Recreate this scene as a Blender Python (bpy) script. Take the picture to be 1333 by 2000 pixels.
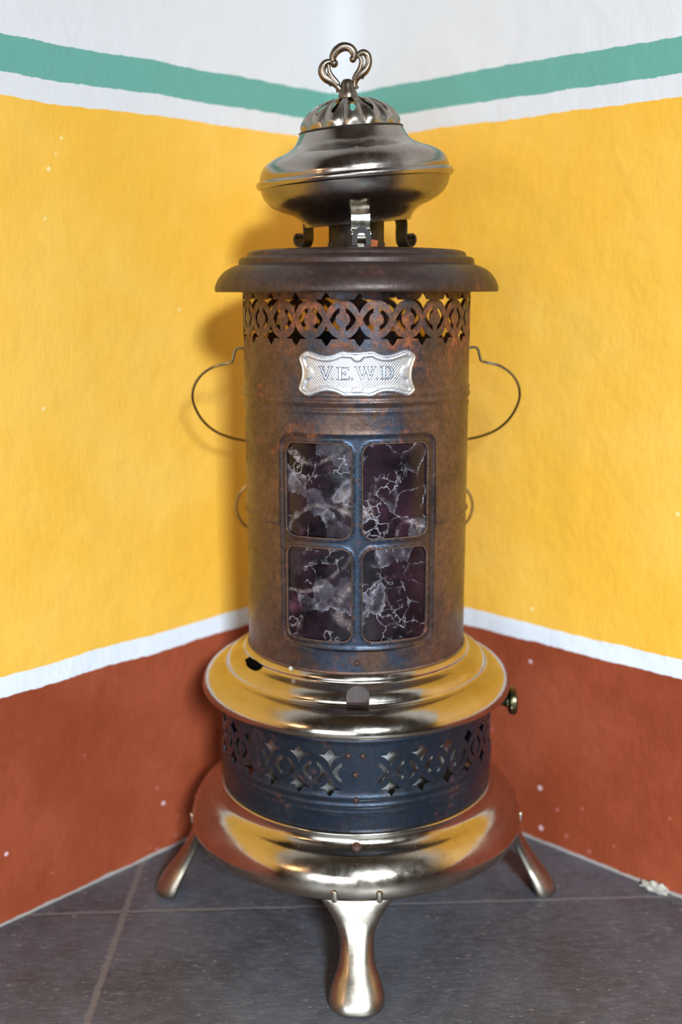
import bpy, bmesh, math, random
from math import pi, sin, cos, radians, sqrt, atan2, degrees
from mathutils import Vector, Matrix
from mathutils.geometry import delaunay_2d_cdt
random.seed(4)
for o in list(bpy.data.objects): bpy.data.objects.remove(o)
SC = bpy.context.scene
COL = SC.collection

# ---------------------------------------------------------------- camera, light, exposure
CAMH = 0.63
cd = bpy.data.cameras.new('camera'); cam = bpy.data.objects.new('camera', cd); COL.objects.link(cam)
SC.camera = cam
cd.sensor_fit = 'HORIZONTAL'; cd.sensor_width = 24.0; cd.lens = 2106.14 / 1333 * 24.0
cd.clip_start = 0.02
cam.location = (0, 0, CAMH)
PITCH = 0.2021; ROLL = 0.0083
cam.matrix_world = Matrix.Translation((0, 0, CAMH)) @ Matrix.Rotation(pi/2 - PITCH, 4, 'X') @ Matrix.Rotation(-ROLL, 4, 'Z')
cd.dof.use_dof = True; cd.dof.focus_distance = 0.955; cd.dof.aperture_fstop = 2.6
SC.view_settings.view_transform = 'Standard'; SC.view_settings.look = 'None'
SC.view_settings.gamma = 1; SC.view_settings.use_curve_mapping = False
SC.view_settings.exposure = 0.32

W = bpy.data.worlds.new('world'); SC.world = W; W.use_nodes = True
W.node_tree.nodes['Background'].inputs[0].default_value = (0.75, 0.85, 1.0, 1)
W.node_tree.nodes['Background'].inputs[1].default_value = 0.6

# room frame: corner C, E1 along the right wall, E2 along the left wall
TH = 0.7631
CX, CY = 0.008, 1.363
E1 = Vector((cos(TH), -sin(TH), 0)); E2 = Vector((-sin(TH), -cos(TH), 0)); C0 = Vector((CX, CY, 0))
def rp(a, b, z=0.0): return C0 + E1*a + E2*b + Vector((0, 0, z))
L1, L2, HR = 2.7, 2.4, 2.5          # room extents and height
WIN = (1.55, 2.35, 1.16, 1.755)      # window on the side wall: e2 from..to, z from..to

def area(name, loc, target, sx, sy, power, col):
    l = bpy.data.lights.new(name, 'AREA'); l.shape = 'RECTANGLE'; l.size = sx; l.size_y = sy
    l.energy = power; l.color = col
    o = bpy.data.objects.new(name, l); COL.objects.link(o); o.location = loc
    o.rotation_euler = (Vector(target) - Vector(loc)).to_track_quat('-Z', 'Y').to_euler()
    return o
e2c = (WIN[0]+WIN[1])/2; zc = (WIN[2]+WIN[3])/2
area('sky_patch_daylight', rp(L1+.82, 2.55, 2.03), rp(.22, .22, .45), .58, .70, 325, (0.78, 0.90, 1.0))
# warm wall lamp far along the left wall
area('warm_lamp', rp(0.28, L2-0.10, 1.15), (0.0127, 1.056, 0.4), 0.16, 0.22, 2.6, (1.0, 0.62, 0.32))
# added fill light at a low opening in the unseen wall behind the camera
area('low_fill_light', rp(1.45, L2+0.02, .62), rp(.9, 0, .45), 1.26, 0.70, 15, (0.80, 0.91, 1.0))

# ---------------------------------------------------------------- node helpers
def lin(r, g, b):
    f = lambda c: (c/255/12.92) if c/255 <= 0.04045 else ((c/255+0.055)/1.055)**2.4
    return (f(r), f(g), f(b), 1)
class NT:
    def __init__(s, name):
        s.m = bpy.data.materials.new(name); s.m.use_nodes = True
        s.t = s.m.node_tree; s.b = s.t.nodes['Principled BSDF']
        s.co = s.t.nodes.new('ShaderNodeTexCoord').outputs['Object']
    def n(s, typ, **k):
        x = s.t.nodes.new(typ)
        for a, v in k.items(): setattr(x, a, v)
        return x
    def set(s, sock, v):
        if hasattr(v, 'is_linked') or isinstance(v, bpy.types.NodeSocket): s.t.links.new(v, sock)
        else: sock.default_value = v
    def inp(s, name, v): s.set(s.b.inputs[name], v)
    def noise(s, scale, detail=4, rough=.55, co=None, out='Fac', dist=0.0):
        x = s.n('ShaderNodeTexNoise'); x.inputs['Scale'].default_value = scale
        x.inputs['Detail'].default_value = detail; x.inputs['Roughness'].default_value = rough
        x.inputs['Distortion'].default_value = dist
        s.set(x.inputs['Vector'], co or s.co); return x.outputs[out]
    def math(s, op, a, b=0.0, c=0.0, clamp=False):
        x = s.n('ShaderNodeMath', operation=op, use_clamp=clamp)
        s.set(x.inputs[0], a); s.set(x.inputs[1], b); s.set(x.inputs[2], c); return x.outputs[0]
    def ramp(s, f, a, b, lo=0.0, hi=1.0):
        x = s.n('ShaderNodeMapRange', interpolation_type='SMOOTHSTEP'); s.set(x.inputs[0], f)
        s.set(x.inputs[1], a); s.set(x.inputs[2], b); s.set(x.inputs[3], lo); s.set(x.inputs[4], hi); return x.outputs[0]
    def mix(s, f, a, b):
        x = s.n('ShaderNodeMix', data_type='RGBA'); s.set(x.inputs[0], f); s.set(x.inputs[6], a); s.set(x.inputs[7], b)
        return x.outputs[2]
    def vadd(s, a, b):
        x = s.n('ShaderNodeVectorMath', operation='ADD'); s.set(x.inputs[0], a); s.set(x.inputs[1], b); return x.outputs[0]
    def vscale(s, a, v):
        x = s.n('ShaderNodeVectorMath', operation='MULTIPLY'); s.set(x.inputs[0], a); x.inputs[1].default_value = v; return x.outputs[0]
    def dist(s, a, v):
        x = s.n('ShaderNodeVectorMath', operation='DISTANCE'); s.set(x.inputs[0], a); x.inputs[1].default_value = v; return x.outputs['Value']
    def sep(s, co=None):
        x = s.n('ShaderNodeSeparateXYZ'); s.set(x.inputs[0], co or s.co); return x.outputs
    def comb(s, a, b, c):
        x = s.n('ShaderNodeCombineXYZ'); s.set(x.inputs[0], a); s.set(x.inputs[1], b); s.set(x.inputs[2], c); return x.outputs[0]
    def bump(s, h, strength, dist=0.001, prev=None):
        x = s.n('ShaderNodeBump'); x.inputs['Strength'].default_value = strength; x.inputs['Distance'].default_value = dist
        s.set(x.inputs['Height'], h)
        if prev: s.set(x.inputs['Normal'], prev)
        s.t.links.new(x.outputs[0], s.b.inputs['Normal']); return x.outputs[0]
    def voro(s, scale, co=None, feature='F1', out='Distance', rnd=1.0):
        x = s.n('ShaderNodeTexVoronoi', feature=feature); x.inputs['Scale'].default_value = scale
        x.inputs['Randomness'].default_value = rnd
        s.set(x.inputs['Vector'], co or s.co); return x.outputs[out]

# ---------------------------------------------------------------- materials
def mat_wall(name, specks):
    k = NT(name)
    z = k.sep()[2]
    # wobble of the painted edges
    w = k.math('MULTIPLY', k.math('SUBTRACT', k.noise(9, 3), .5), .008)
    w2 = k.math('MULTIPLY', k.math('SUBTRACT', k.noise(90, 3, .7), .5), .0035)
    zz = k.math('ADD', z, k.math('ADD', w, w2))
    white, green, upper = lin(233, 236, 243), lin(108, 170, 156), lin(228, 226, 226)
    yel = k.mix(k.ramp(k.noise(5, 5, .6), .35, .7), lin(250, 187, 62), lin(253, 198, 86))
    yel = k.mix(k.ramp(k.noise(26, 4, .7), .62, .8, 0, .35), yel, lin(236, 166, 30))
    red = k.mix(k.ramp(k.noise(7, 5, .65), .35, .7), lin(144, 62, 31), lin(162, 76, 47))
    red = k.mix(k.ramp(k.noise(38, 4, .7), .6, .85, 0, .4), red, lin(180, 96, 70))
    step = lambda h: k.ramp(zz, h-.0004, h+.0004)
    c = k.mix(step(.2401), red, white)
    c = k.mix(step(.2607), c, yel)
    c = k.mix(step(.8062), c, upper)
    c = k.mix(step(.8269), c, green)
    c = k.mix(step(.8595), c, upper)
    # bare plaster line at the foot of the wall
    c = k.mix(k.ramp(k.math('ADD', z, k.math('MULTIPLY', k.math('SUBTRACT', k.noise(25, 4), .5), .008)), .0025, .0045, 1, 0), c, lin(170, 160, 152))
    for (x, y, h, r, kind) in specks:
        cc = k.vadd(k.co, k.vscale(k.noise(160, 2, .5, out='Color'), (.0015, .0015, .0015)))
        d = k.dist(cc, (x+.0007, y+.0007, h+.0007))
        col = lin(225, 185, 190) if kind == 0 else (lin(182, 96, 84) if kind == 1 else lin(255, 225, 150))
        c = k.mix(k.ramp(d, r*.6, r, 1, 0), c, col)
    k.inp('Base Color', c); k.inp('Roughness', .62); k.inp('Specular IOR Level', .35)
    brush = k.noise(1, 4, .6, co=k.vscale(k.co, (240, 240, 45)))
    b1 = k.bump(k.noise(22, 4, .55), .5, .006)
    b2 = k.bump(brush, .30, .0012, b1)
    k.bump(k.noise(420, 3, .6), .16, .0006, b2)
    return k.m

def mat_floor():
    k = NT('slate_floor'); x, y, z = k.sep()
    wob = k.math('MULTIPLY', k.math('SUBTRACT', k.noise(40, 4, .7), .5), .006)
    def joint(v, p, wd):
        d = k.math('ABSOLUTE', k.math('SUBTRACT', k.math('ADD', v, wob), p))
        return k.ramp(d, wd*.6, wd*1.3, 1, 0)
    yt = k.math('SUBTRACT', y, k.math('MULTIPLY', x, .035))
    j = joint(x, -.228, .0035)
    for p in (1.022, .52, .02, -.48, -.98):
        j = k.math('MAXIMUM', j, joint(yt, p, .0022))
    for p in (.40, 1.03, -.86):
        j = k.math('MAXIMUM', j, joint(x, p, .003))
    st = k.vscale(k.co, (1, 2.0, 1))
    c = k.mix(k.ramp(k.noise(8, 6, .7), .3, .7), lin(70, 69, 73), lin(94, 96, 103))
    c = k.mix(k.ramp(k.noise(70, 6, .75, co=st), .45, .75, 0, .7), c, lin(116, 114, 117))
    fl = k.ramp(k.noise(170, 3, .7, co=st), .62, .70, 0, .85)
    c = k.mix(fl, c, lin(158, 154, 154))
    dk = k.ramp(k.noise(60, 3, .6, co=st), .30, .24, 0, .8)
    c = k.mix(dk, c, lin(38, 36, 38))
    sp = k.ramp(k.voro(34, co=st), .10, .05, 0, .7)
    c = k.mix(sp, c, lin(150, 140, 130))
    c = k.mix(k.math('MULTIPLY', j, .75), c, lin(124, 117, 113))
    k.inp('Base Color', c)
    k.inp('Roughness', k.ramp(k.noise(50, 5, .7), .3, .7, .26, .46)); k.inp('Specular IOR Level', .5)
    b = k.bump(k.math('SUBTRACT', k.noise(90, 6, .7, co=st), k.math('MULTIPLY', j, .6)), .5, .0022)
    k.bump(k.noise(420, 3, .6), .3, .0006, b)
    return k.m

def mat_nickel(name='worn_nickel', tint=(.58, .52, .45), rough=(.12, .27), pits=.45, dark=0.0):
    k = NT(name)
    base = k.mix(k.ramp(k.noise(18, 5, .65), .35, .75), (*tint, 1), (tint[0]*.78, tint[1]*.72, tint[2]*.66, 1))
    base = k.mix(k.ramp(k.noise(60, 5, .75), .58, .75, 0, .55), base, (.30, .22, .16, 1))
    if dark: base = k.mix(dark, base, (.08, .07, .06, 1))
    pit = k.math('MULTIPLY', k.ramp(k.noise(520, 2, .5), .68, .74), k.ramp(k.noise(22, 4, .6), .50, .62))
    base = k.mix(k.math('MULTIPLY', pit, pits*2, clamp=True), base, (.06, .035, .02, 1))
    k.inp('Base Color', base)
    k.inp('Metallic', k.math('SUBTRACT', 1.0, k.math('MULTIPLY', pit, .7)))
    r = k.ramp(k.noise(30, 6, .7), .3, .75, rough[0], rough[1])
    k.inp('Roughness', k.math('ADD', r, k.math('MULTIPLY', pit, .35)))
    b = k.bump(k.noise(45, 3, .5), .12, .002)
    k.bump(k.noise(700, 3, .6), .10, .0003, b)
    return k.m

def mat_steel(name, base_a, base_b, rust=.5, rough=.36, metal=.55, zrust=None, blue=0.0, bx=(.035, .085), bn=(.40, .58)):
    """dark sheet steel with painted blue window reflection, brown oxide and orange rust blooms"""
    k = NT(name)
    x, y, z = k.sep()
    c = k.mix(k.ramp(k.noise(14, 6, .7), .35, .65), base_a, base_b)
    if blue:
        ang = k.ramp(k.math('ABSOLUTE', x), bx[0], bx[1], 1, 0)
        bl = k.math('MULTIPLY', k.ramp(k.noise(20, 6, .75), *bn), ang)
        c = k.mix(k.math('MULTIPLY', bl, blue), c, lin(48, 66, 86))  # bluish window reflection put into the colour towards the middle
    n1 = k.noise(26, 8, .78)
    thr = k.ramp(z, *zrust) if zrust else 0.0
    f = k.math('ADD', n1, k.math('MULTIPLY', thr, .10))
    ru = k.ramp(f, .54, .66)
    ru = k.math('MULTIPLY', ru, rust)
    rc = k.mix(k.ramp(k.noise(120, 5, .8), .40, .66), lin(82, 46, 28), lin(172, 92, 38))
    c = k.mix(ru, c, rc)
    fine = k.math('MULTIPLY', k.ramp(k.noise(240, 6, .8), .52, .66), .55*rust)
    c = k.mix(fine, c, lin(134, 78, 42))
    grain = k.ramp(k.noise(150, 8, .85), .36, .60, .55, 0)
    c = k.mix(grain, c, lin(40, 30, 26))
    k.inp('Base Color', c)
    k.inp('Metallic', k.math('SUBTRACT', metal, k.math('MULTIPLY', ru, metal)))
    k.inp('Roughness', k.math('ADD', k.ramp(k.noise(40, 6, .7), .3, .7, rough-.07, rough+.10), k.math('MULTIPLY', ru, .3)))
    b = k.bump(n1, .25, .0012)
    k.bump(k.noise(420, 4, .7), .40, .0005, b)
    return k.m

def mat_plain(name, col, rough=.5, metal=0.0, bumps=.1):
    k = NT(name); k.inp('Base Color', k.mix(k.ramp(k.noise(60, 5, .7), .3, .7), col, (col[0]*.7, col[1]*.7, col[2]*.7, 1)))
    k.inp('Roughness', rough); k.inp('Metallic', metal); k.bump(k.noise(500, 3), bumps, .0004); return k.m

def mat_mica(name, seed, haze, veins, tint, arcs=()):
    k = NT(name)
    co = k.vadd(k.co, (seed, seed*.37, seed*.71))
    cen = lambda c, a: k.vscale(k.vadd(c, (-.5, -.5, -.5)), (a, a, a))
    wc = k.vadd(co, cen(k.noise(28, 5, .7, co=co, out='Color'), .026))
    wf = k.vadd(co, cen(k.noise(70, 5, .7, co=co, out='Color'), .012))
    c = k.mix(k.ramp(k.noise(26, 4, .6, co=co), .36, .64), lin(14, 11, 16), lin(40, 26, 33))
    c = k.mix(k.math('MULTIPLY', k.ramp(k.noise(26, 3, .6, co=k.vadd(co, (3, 1, 2))), .56, .74), tint), c, lin(96, 58, 76))
    # split flakes: every cell its own faint milkiness
    v = k.n('ShaderNodeTexVoronoi', feature='F1'); v.inputs['Scale'].default_value = 42; k.set(v.inputs['Vector'], wc)
    cell = k.sep(v.outputs['Color'])[0]
    flake = k.math('MULTIPLY', k.ramp(cell, .66-.04*haze, .92), k.ramp(k.noise(60, 4, .7, co=wf), .30, .66))
    c = k.mix(k.math('MULTIPLY', flake, .34), c, lin(118, 114, 124))
    e = k.voro(42, co=wc, feature='DISTANCE_TO_EDGE')
    m1 = k.ramp(k.noise(34, 3, .6, co=k.vadd(co, (5, 5, 5))), .50-.05*veins, .60-.05*veins)
    c = k.mix(k.math('MULTIPLY', k.ramp(e, .0, .024, .62, 0), k.math('MULTIPLY', m1, k.ramp(k.noise(120, 4, .7, co=wf), .35, .6))), c, lin(186, 180, 188))
    c = k.mix(k.math('MULTIPLY', k.ramp(e, .0, .20, .34, 0), k.math('MULTIPLY', m1, k.ramp(cell, .3, .8))), c, lin(150, 144, 156))
    # fine crinkles in small patches
    e2 = k.voro(120, co=wf, feature='DISTANCE_TO_EDGE')
    m2 = k.ramp(k.noise(40, 3, .5, co=k.vadd(co, (1, 6, 5))), .58-.02*veins, .64-.02*veins)
    c = k.mix(k.math('MULTIPLY', k.ramp(e2, 0, .06, .6, 0), m2), c, lin(190, 184, 192))
    # milky delaminated smears
    hz = k.ramp(k.noise(17, 6, .72, co=k.vadd(wf, (2, 8, 3)), dist=.6), .62-.04*haze, .78-.03*haze)
    c = k.mix(k.math('MULTIPLY', hz, .55), c, lin(184, 168, 162))
    for (x, y, z, r, w_, st) in arcs:
        d = k.dist(k.vadd(k.co, cen(k.noise(30, 4, .6, out='Color'), .016)), (x, y, z))
        a_ = k.ramp(k.math('ABSOLUTE', k.math('SUBTRACT', d, r)), 0, w_, 1, 0)
        a_ = k.math('MULTIPLY', a_, k.ramp(k.noise(55, 6, .8, co=wf), .40, .66, 0, st))
        c = k.mix(a_, c, lin(178, 160, 156))
    k.inp('Base Color', c); k.inp('Roughness', .20); k.inp('Specular IOR Level', .35)
    k.bump(k.math('ADD', k.voro(42, co=wc), k.noise(70, 4, .6, co=co)), .15, .0008)
    return k.m

M_nick = mat_nickel('ring_nickel', (.53, .47, .40))
M_cowl = mat_nickel('tarnished_nickel', (.41, .36, .315), (.15, .34), .5)
M_bowl = mat_nickel('smoked_nickel', (.30, .265, .24), (.20, .38), .6)
M_dome = mat_nickel('cast_nickel', (.40, .35, .29), (.24, .42), .6)
M_leg = mat_nickel('leg_nickel', (.42, .375, .315), (.26, .42), .4)
M_fin = mat_nickel('old_bronze_nickel', (.20, .155, .115), (.24, .42), .5)
M_bright = mat_nickel('bright_nickel', (.72, .68, .58), (.12, .22), .2)
M_brass = mat_plain('aged_brass', (.16, .14, .075, 1), .3, 1.0)
M_drum = mat_steel('brown_sheet_steel', lin(80, 61, 52), lin(112, 84, 68), .9, .36, .48, (.52, .64), .9)
M_lid = mat_steel('dark_lid_steel', lin(60, 46, 42), lin(78, 60, 54), .4, .40, .42)
M_blue = mat_steel('blued_steel', lin(34, 50, 66), lin(50, 60, 72), .38, .32, .60)
M_frame = mat_steel('blue_centre_frame_steel', lin(56, 50, 50), lin(84, 66, 58), .85, .36, .5, None, 1.0, (.014, .055), (.26, .46))
M_rim = mat_steel('rusty_rim', lin(84, 66, 58), lin(122, 92, 76), .7, .5, .3)
M_rivet = mat_steel('rusty_rivet', lin(62, 42, 36), lin(82, 54, 44), .8, .5, .3)
M_dark = mat_steel('sooty_steel', lin(40, 34, 30), lin(58, 50, 44), .3, .42, .5)
M_wire = mat_nickel('wire_steel', (.36, .34, .28), (.22, .34), .2)
M_tank = mat_plain('galvanised_tank', (.70, .68, .64, 1), .38, .7)
M_letter = mat_plain('letter_aluminium', (.72, .73, .78, 1), .40, .8)
M_groove = mat_plain('letter_outline', (.10, .10, .13, 1), .6, .2)
M_plaster = mat_plain('loose_plaster', lin(196, 190, 176), .9, 0, .8)
M_white = mat_plain('ceiling_boards', lin(120, 100, 80), .8)
M_dull = mat_plain('far_wall_paint', lin(98, 84, 72), .8)
M_frameW = mat_plain('window_frame_paint', lin(120, 96, 74), .5)
def mat_plate():
    k = NT('stamped_aluminium')
    x, y, z = k.sep()
    ang = k.math('ARCTAN2', x, k.math('MULTIPLY', y, -1.0))
    s = k.math('MULTIPLY', ang, .110)
    u = k.math('MULTIPLY', k.math('ADD', s, k.math('MULTIPLY', z, .8)), 2600)
    v = k.math('MULTIPLY', k.math('SUBTRACT', s, k.math('MULTIPLY', z, .8)), 2600)
    h = k.math('ADD', k.math('SINE', u), k.math('SINE', v))
    inner = k.math('MULTIPLY', k.ramp(k.math('ABSOLUTE', s), .043, .0445, 1, 0), k.ramp(k.math('ABSOLUTE', k.math('SUBTRACT', z, .5593)), .0125, .0135, 1, 0))
    k.inp('Base Color', k.mix(k.ramp(k.noise(70, 4), .3, .7), (.66, .66, .69, 1), (.54, .54, .58, 1)))
    k.inp('Metallic', .85); k.inp('Roughness', k.ramp(k.noise(90, 4), .3, .7, .34, .46))
    b = k.bump(k.math('MULTIPLY', h, inner), .22, .0003)
    k.bump(k.noise(600, 3), .1, .0003, b)
    return k.m
M_plate = mat_plate()

# ---------------------------------------------------------------- mesh helpers
def link(name, bm, mat, parent=None, smooth=True, sharp=35):
    me = bpy.data.meshes.new(name)
    bmesh.ops.recalc_face_normals(bm, faces=bm.faces)
    bm.to_mesh(me); bm.free()
    for p in me.polygons: p.use_smooth = smooth
    if smooth: me.set_sharp_from_angle(angle=radians(sharp))
    me.materials.append(mat)
    o = bpy.data.objects.new(name, me); COL.objects.link(o)
    if parent: o.parent = parent
    return o
def lathe(bm, prof, n=128, closed=False, fn=None):
    """profile [(r,z)...] turned about z; closed joins last to first"""
    rings = []
    for (r, z) in prof:
        if r < 1e-6: rings.append([bm.verts.new((0, 0, z))]); continue
        ring = []
        for i in range(n):
            a = 2*pi*i/n
            p = Vector((r*sin(a), -r*cos(a), z))
            ring.append(bm.verts.new(fn(p, a) if fn else p))
        rings.append(ring)
    pairs = list(zip(rings, rings[1:])) + ([(rings[-1], rings[0])] if closed else [])
    for A, B in pairs:
        for i in range(n):
            j = (i+1) % n
            if len(A) == 1 and len(B) == 1: continue
            if len(A) == 1: bm.faces.new((A[0], B[i], B[j]))
            elif len(B) == 1: bm.faces.new((A[i], A[j], B[0]))
            else: bm.faces.new((A[i], A[j], B[j], B[i]))
def spline(pts, per=8):
    """Catmull-Rom through tuples of any length"""
    out = []
    P = [pts[0]] + list(pts) + [pts[-1]]
    for i in range(1, len(P)-2):
        for s in range(per):
            t = s/per
            out.append(tuple(0.5*((2*b)+(-a+c)*t+(2*a-5*b+4*c-d)*t*t+(-a+3*b-3*c+d)*t**3)
                             for a, b, c, d in zip(P[i-1], P[i], P[i+1], P[i+2])))
    out.append(tuple(pts[-1])); return out
def thick(prof, t):
    """outer profile -> closed shell profile of thickness t inwards"""
    inn = []
    for i, (r, z) in enumerate(prof):
        a = Vector(prof[max(i-1, 0)]); b = Vector(prof[min(i+1, len(prof)-1)])
        d = (b-a).normalized(); n = Vector((-d.y, d.x))
        inn.append((max(r + n.x*t, .0005), z + n.y*t))
    return list(prof) + inn[::-1]
def tube(bm, pts, rad, n=12, squash=1.0, cap=True, up=None):
    pts = [Vector(p) for p in pts]; rings = []
    rr = rad if isinstance(rad, (list, tuple)) else [rad]*len(pts)
    t0 = (pts[1]-pts[0]).normalized()
    ref = Vector(up) if up else (Vector((0, 1, 0)) if abs(t0.y) < .9 else Vector((1, 0, 0)))
    for i, p in enumerate(pts):
        t = (pts[min(i+1, len(pts)-1)] - pts[max(i-1, 0)]).normalized()
        a = (ref - t*ref.dot(t)).normalized(); b = t.cross(a)
        if not up: ref = a
        rings.append([bm.verts.new(p + a*cos(2*pi*k/n)*rr[i]*squash + b*sin(2*pi*k/n)*rr[i]) for k in range(n)])
    for A, B in zip(rings, rings[1:]):
        for k in range(n): bm.faces.new((A[k], A[(k+1) % n], B[(k+1) % n], B[k]))
    if cap:
        for R_, s, e in ((rings[0], pts[0], pts[0]-pts[1]), (rings[-1], pts[-1], pts[-1]-pts[-2])):
            r_ = rr[0] if R_ is rings[0] else rr[-1]
            c = bm.verts.new(s + e.normalized()*r_*.5)
            mid = [bm.verts.new(s + (v.co-s)*.72 + e.normalized()*r_*.35) for v in R_]
            for k in range(n):
                bm.faces.new((R_[k], R_[(k+1) % n], mid[(k+1) % n], mid[k])); bm.faces.new((mid[k], mid[(k+1) % n], c))
def ball(bm, c, r, sy=1.0, u=16, v=10):
    bmesh.ops.create_uvsphere(bm, u_segments=u, v_segments=v, radius=1,
        matrix=Matrix.Translation(c) @ Matrix.Diagonal((r, r*sy, r, 1)))
def inpoly(x, y, poly):
    ins = False; j = len(poly)-1
    for i in range(len(poly)):
        xi, yi = poly[i]; xj, yj = poly[j]
        if (yi > y) != (yj > y) and x < (xj-xi)*(y-yi)/(yj-yi)+xi: ins = not ins
        j = i
    return ins
def sheet(bm, outer, holes, pts, fn, thickness, clear=None):
    """flat outline with holes, triangulated with extra points, mapped to 3D by fn(x,y,depth)"""
    V = []; Ed = []
    def loop(l):
        s = len(V); V.extend(l)
        Ed.extend((s+i, s+(i+1) % len(l)) for i in range(len(l)))
    loop(outer)
    for h in holes: loop(h)
    boxes = [(min(p[0] for p in h), max(p[0] for p in h), min(p[1] for p in h), max(p[1] for p in h), h) for h in holes]
    def inhole(x, y, m=0.0):
        for (a, b, c, d, h) in boxes:
            if a-m <= x <= b+m and c-m <= y <= d+m and inpoly(x, y, h): return True
        return False
    for p in pts:
        if inpoly(p[0], p[1], outer) and not inhole(*p): V.append(p)
    vs, es, fs, *_ = delaunay_2d_cdt([Vector(p) for p in V], Ed, [], 0, 1e-7)
    keep = []
    for f in fs:
        cx = sum(vs[i].x for i in f)/len(f); cy = sum(vs[i].y for i in f)/len(f)
        if inpoly(cx, cy, outer) and not inhole(cx, cy): keep.append(f)
    used = sorted({i for f in keep for i in f})
    A = {i: bm.verts.new(fn(vs[i].x, vs[i].y, 0.0)) for i in used}
    B = {i: bm.verts.new(fn(vs[i].x, vs[i].y, thickness)) for i in used}
    cnt = {}
    for f in keep:
        bm.faces.new([A[i] for i in f]); bm.faces.new([B[i] for i in reversed(f)])
        for q in range(len(f)):
            e = (f[q], f[(q+1) % len(f)]); k = (min(e), max(e)); cnt.setdefault(k, []).append(e)
    for k, l in cnt.items():
        if len(l) == 1:
            a, b = l[0]; bm.faces.new((A[b], A[a], B[a], B[b]))
def wrapfn(R, disp=None):
    def f(s, z, d):
        r = R - d + (disp(s, z) if disp else 0.0); a = s/R
        return Vector((r*sin(a), -r*cos(a), z))
    return f
def rrect(x0, x1, y0, y1, r, n=8):
    p = []
    for cx, cy, a0 in ((x1-r, y1-r, 0), (x0+r, y1-r, 90), (x0+r, y0+r, 180), (x1-r, y0+r, 270)):
        for i in range(n+1):
            a = radians(a0 + 90*i/n); p.append((cx+r*cos(a), cy+r*sin(a)))
    return p
def sd_rrect(x, y, b, r):
    cx, cy = (b[0]+b[1])/2, (b[2]+b[3])/2
    qx = abs(x-cx)-(b[1]-b[0])/2+r; qy = abs(y-cy)-(b[3]-b[2])/2+r
    return min(max(qx, qy), 0)+sqrt(max(qx, 0)**2+max(qy, 0)**2)-r
def box(bm, c, size, rot=None):
    m = Matrix.Translation(c)
    if rot: m = m @ rot
    bmesh.ops.create_cube(bm, size=1, matrix=m @ Matrix.Diagonal((*size, 1)))
def dup(o, parent, rotz=0.0):
    c = o.copy(); COL.objects.link(c); c.parent = parent; c.rotation_euler = (0, 0, rotz)
    for ch in o.children:
        g = ch.copy(); COL.objects.link(g); g.parent = c
    return c

# ---------------------------------------------------------------- the room
def wall_mesh(side):
    bm = bmesh.new(); fr = .035
    path = []
    L = L1 if side == 'R' else L2
    path.append((L, 0.0))
    d = L
    for dd in (2.2, 1.7, 1.3, 1.0, .8, .6, .45, .3, .2, .12, .07): path.append((dd, 0.0))
    for i in range(9):
        a = radians(45*i/8)          # fillet from tangent point to mid corner
        path.append((fr - fr*sin(a), fr - fr*cos(a)))
    zs = [0, HR]
    pts = []
    for (al, off) in path:
        pts.append(rp(al, off) if side == 'R' else rp(off, al))
    nrm = E2 if side == 'R' else E1
    front = [[bm.verts.new(p + Vector((0, 0, z))) for z in zs] for p in pts]
    back = [[bm.verts.new(p - (E1+E2)*.09 + Vector((0, 0, z))) if i >= len(pts)-9 else bm.verts.new(p - nrm*.09 + Vector((0, 0, z))) for z in zs] for i, p in enumerate(pts)]
    for i in range(len(pts)-1):
        for q in range(len(zs)-1):
            bm.faces.new((front[i][q], front[i+1][q], front[i+1][q+1], front[i][q+1]))
            bm.faces.new((back[i][q], back[i][q+1], back[i+1][q+1], back[i+1][q]))
        bm.faces.new((front[i][0], back[i][0], back[i+1][0], front[i+1][0]))
        bm.faces.new((front[i][-1], front[i+1][-1], back[i+1][-1], back[i][-1]))
    for i in (0, len(pts)-1): bm.faces.new((front[i][0], front[i][-1], back[i][-1], back[i][0]))
    return bm
def speck(side, l, kinds):
    out = []
    for (al, z, r, kd) in l:
        p = rp(al, 0, z) if side == 'R' else rp(0, al, z); out.append((p.x, p.y, z, r, kd))
    return out
SL = speck('L', [(.317, .080, .0026, 1), (.309, .059, .0034, 0), (.294, .014, .0028, 1), (.321, .007, .0036, 1), (.505, .076, .0028, 0),
     (.408, .150, .0016, 1), (.291, .036, .0026, 1), (.455, .034, .0018, 1), (.431, .520, .0022, 2), (.260, .612, .0022, 2),
     (.393, .775, .0020, 2), (.409, .746, .0028, 2), (.40, .76, .0014, 2), (.416, .70, .0018, 2), (.33, .012, .002, 1)], 0)
SR = speck('R', [(.285, .216, .0030, 0), (.234, .119, .0030, 1), (.303, .067, .0036, 0), (.306, .018, .0036, 0), (.327, .048, .0030, 1),
     (.359, .060, .0022, 1), (.463, .085, .0022, 1), (.285, .278, .0024, 2), (.453, .410, .0028, 2), (.34, .02, .003, 1), (.37, .012, .003, 1), (.40, .03, .002, 1)], 0)
def struct(o): o['kind'] = 'structure'; return o
struct(link('wall_left', wall_mesh('L'), mat_wall('left_wall_paint', SL)))
struct(link('wall_right', wall_mesh('R'), mat_wall('right_wall_paint', SR)))
bm = bmesh.new()
def slab(bm, a0, a1, b0, b1, z0, z1):
    vs = [bm.verts.new(rp(a, b, z)) for z in (z0, z1) for a, b in ((a0, b0), (a1, b0), (a1, b1), (a0, b1))]
    for f in ((0, 1, 2, 3), (7, 6, 5, 4), (0, 4, 5, 1), (1, 5, 6, 2), (2, 6, 7, 3), (3, 7, 4, 0)): bm.faces.new([vs[i] for i in f])
slab(bm, -.2, L1+.1, -.2, L2+.1, -.06, 0); struct(link('floor', bm, mat_floor(), smooth=False))
bm = bmesh.new(); slab(bm, -.1, L1+.1, -.1, L2+.1, HR, HR+.06); struct(link('ceiling', bm, M_white, smooth=False))
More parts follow.
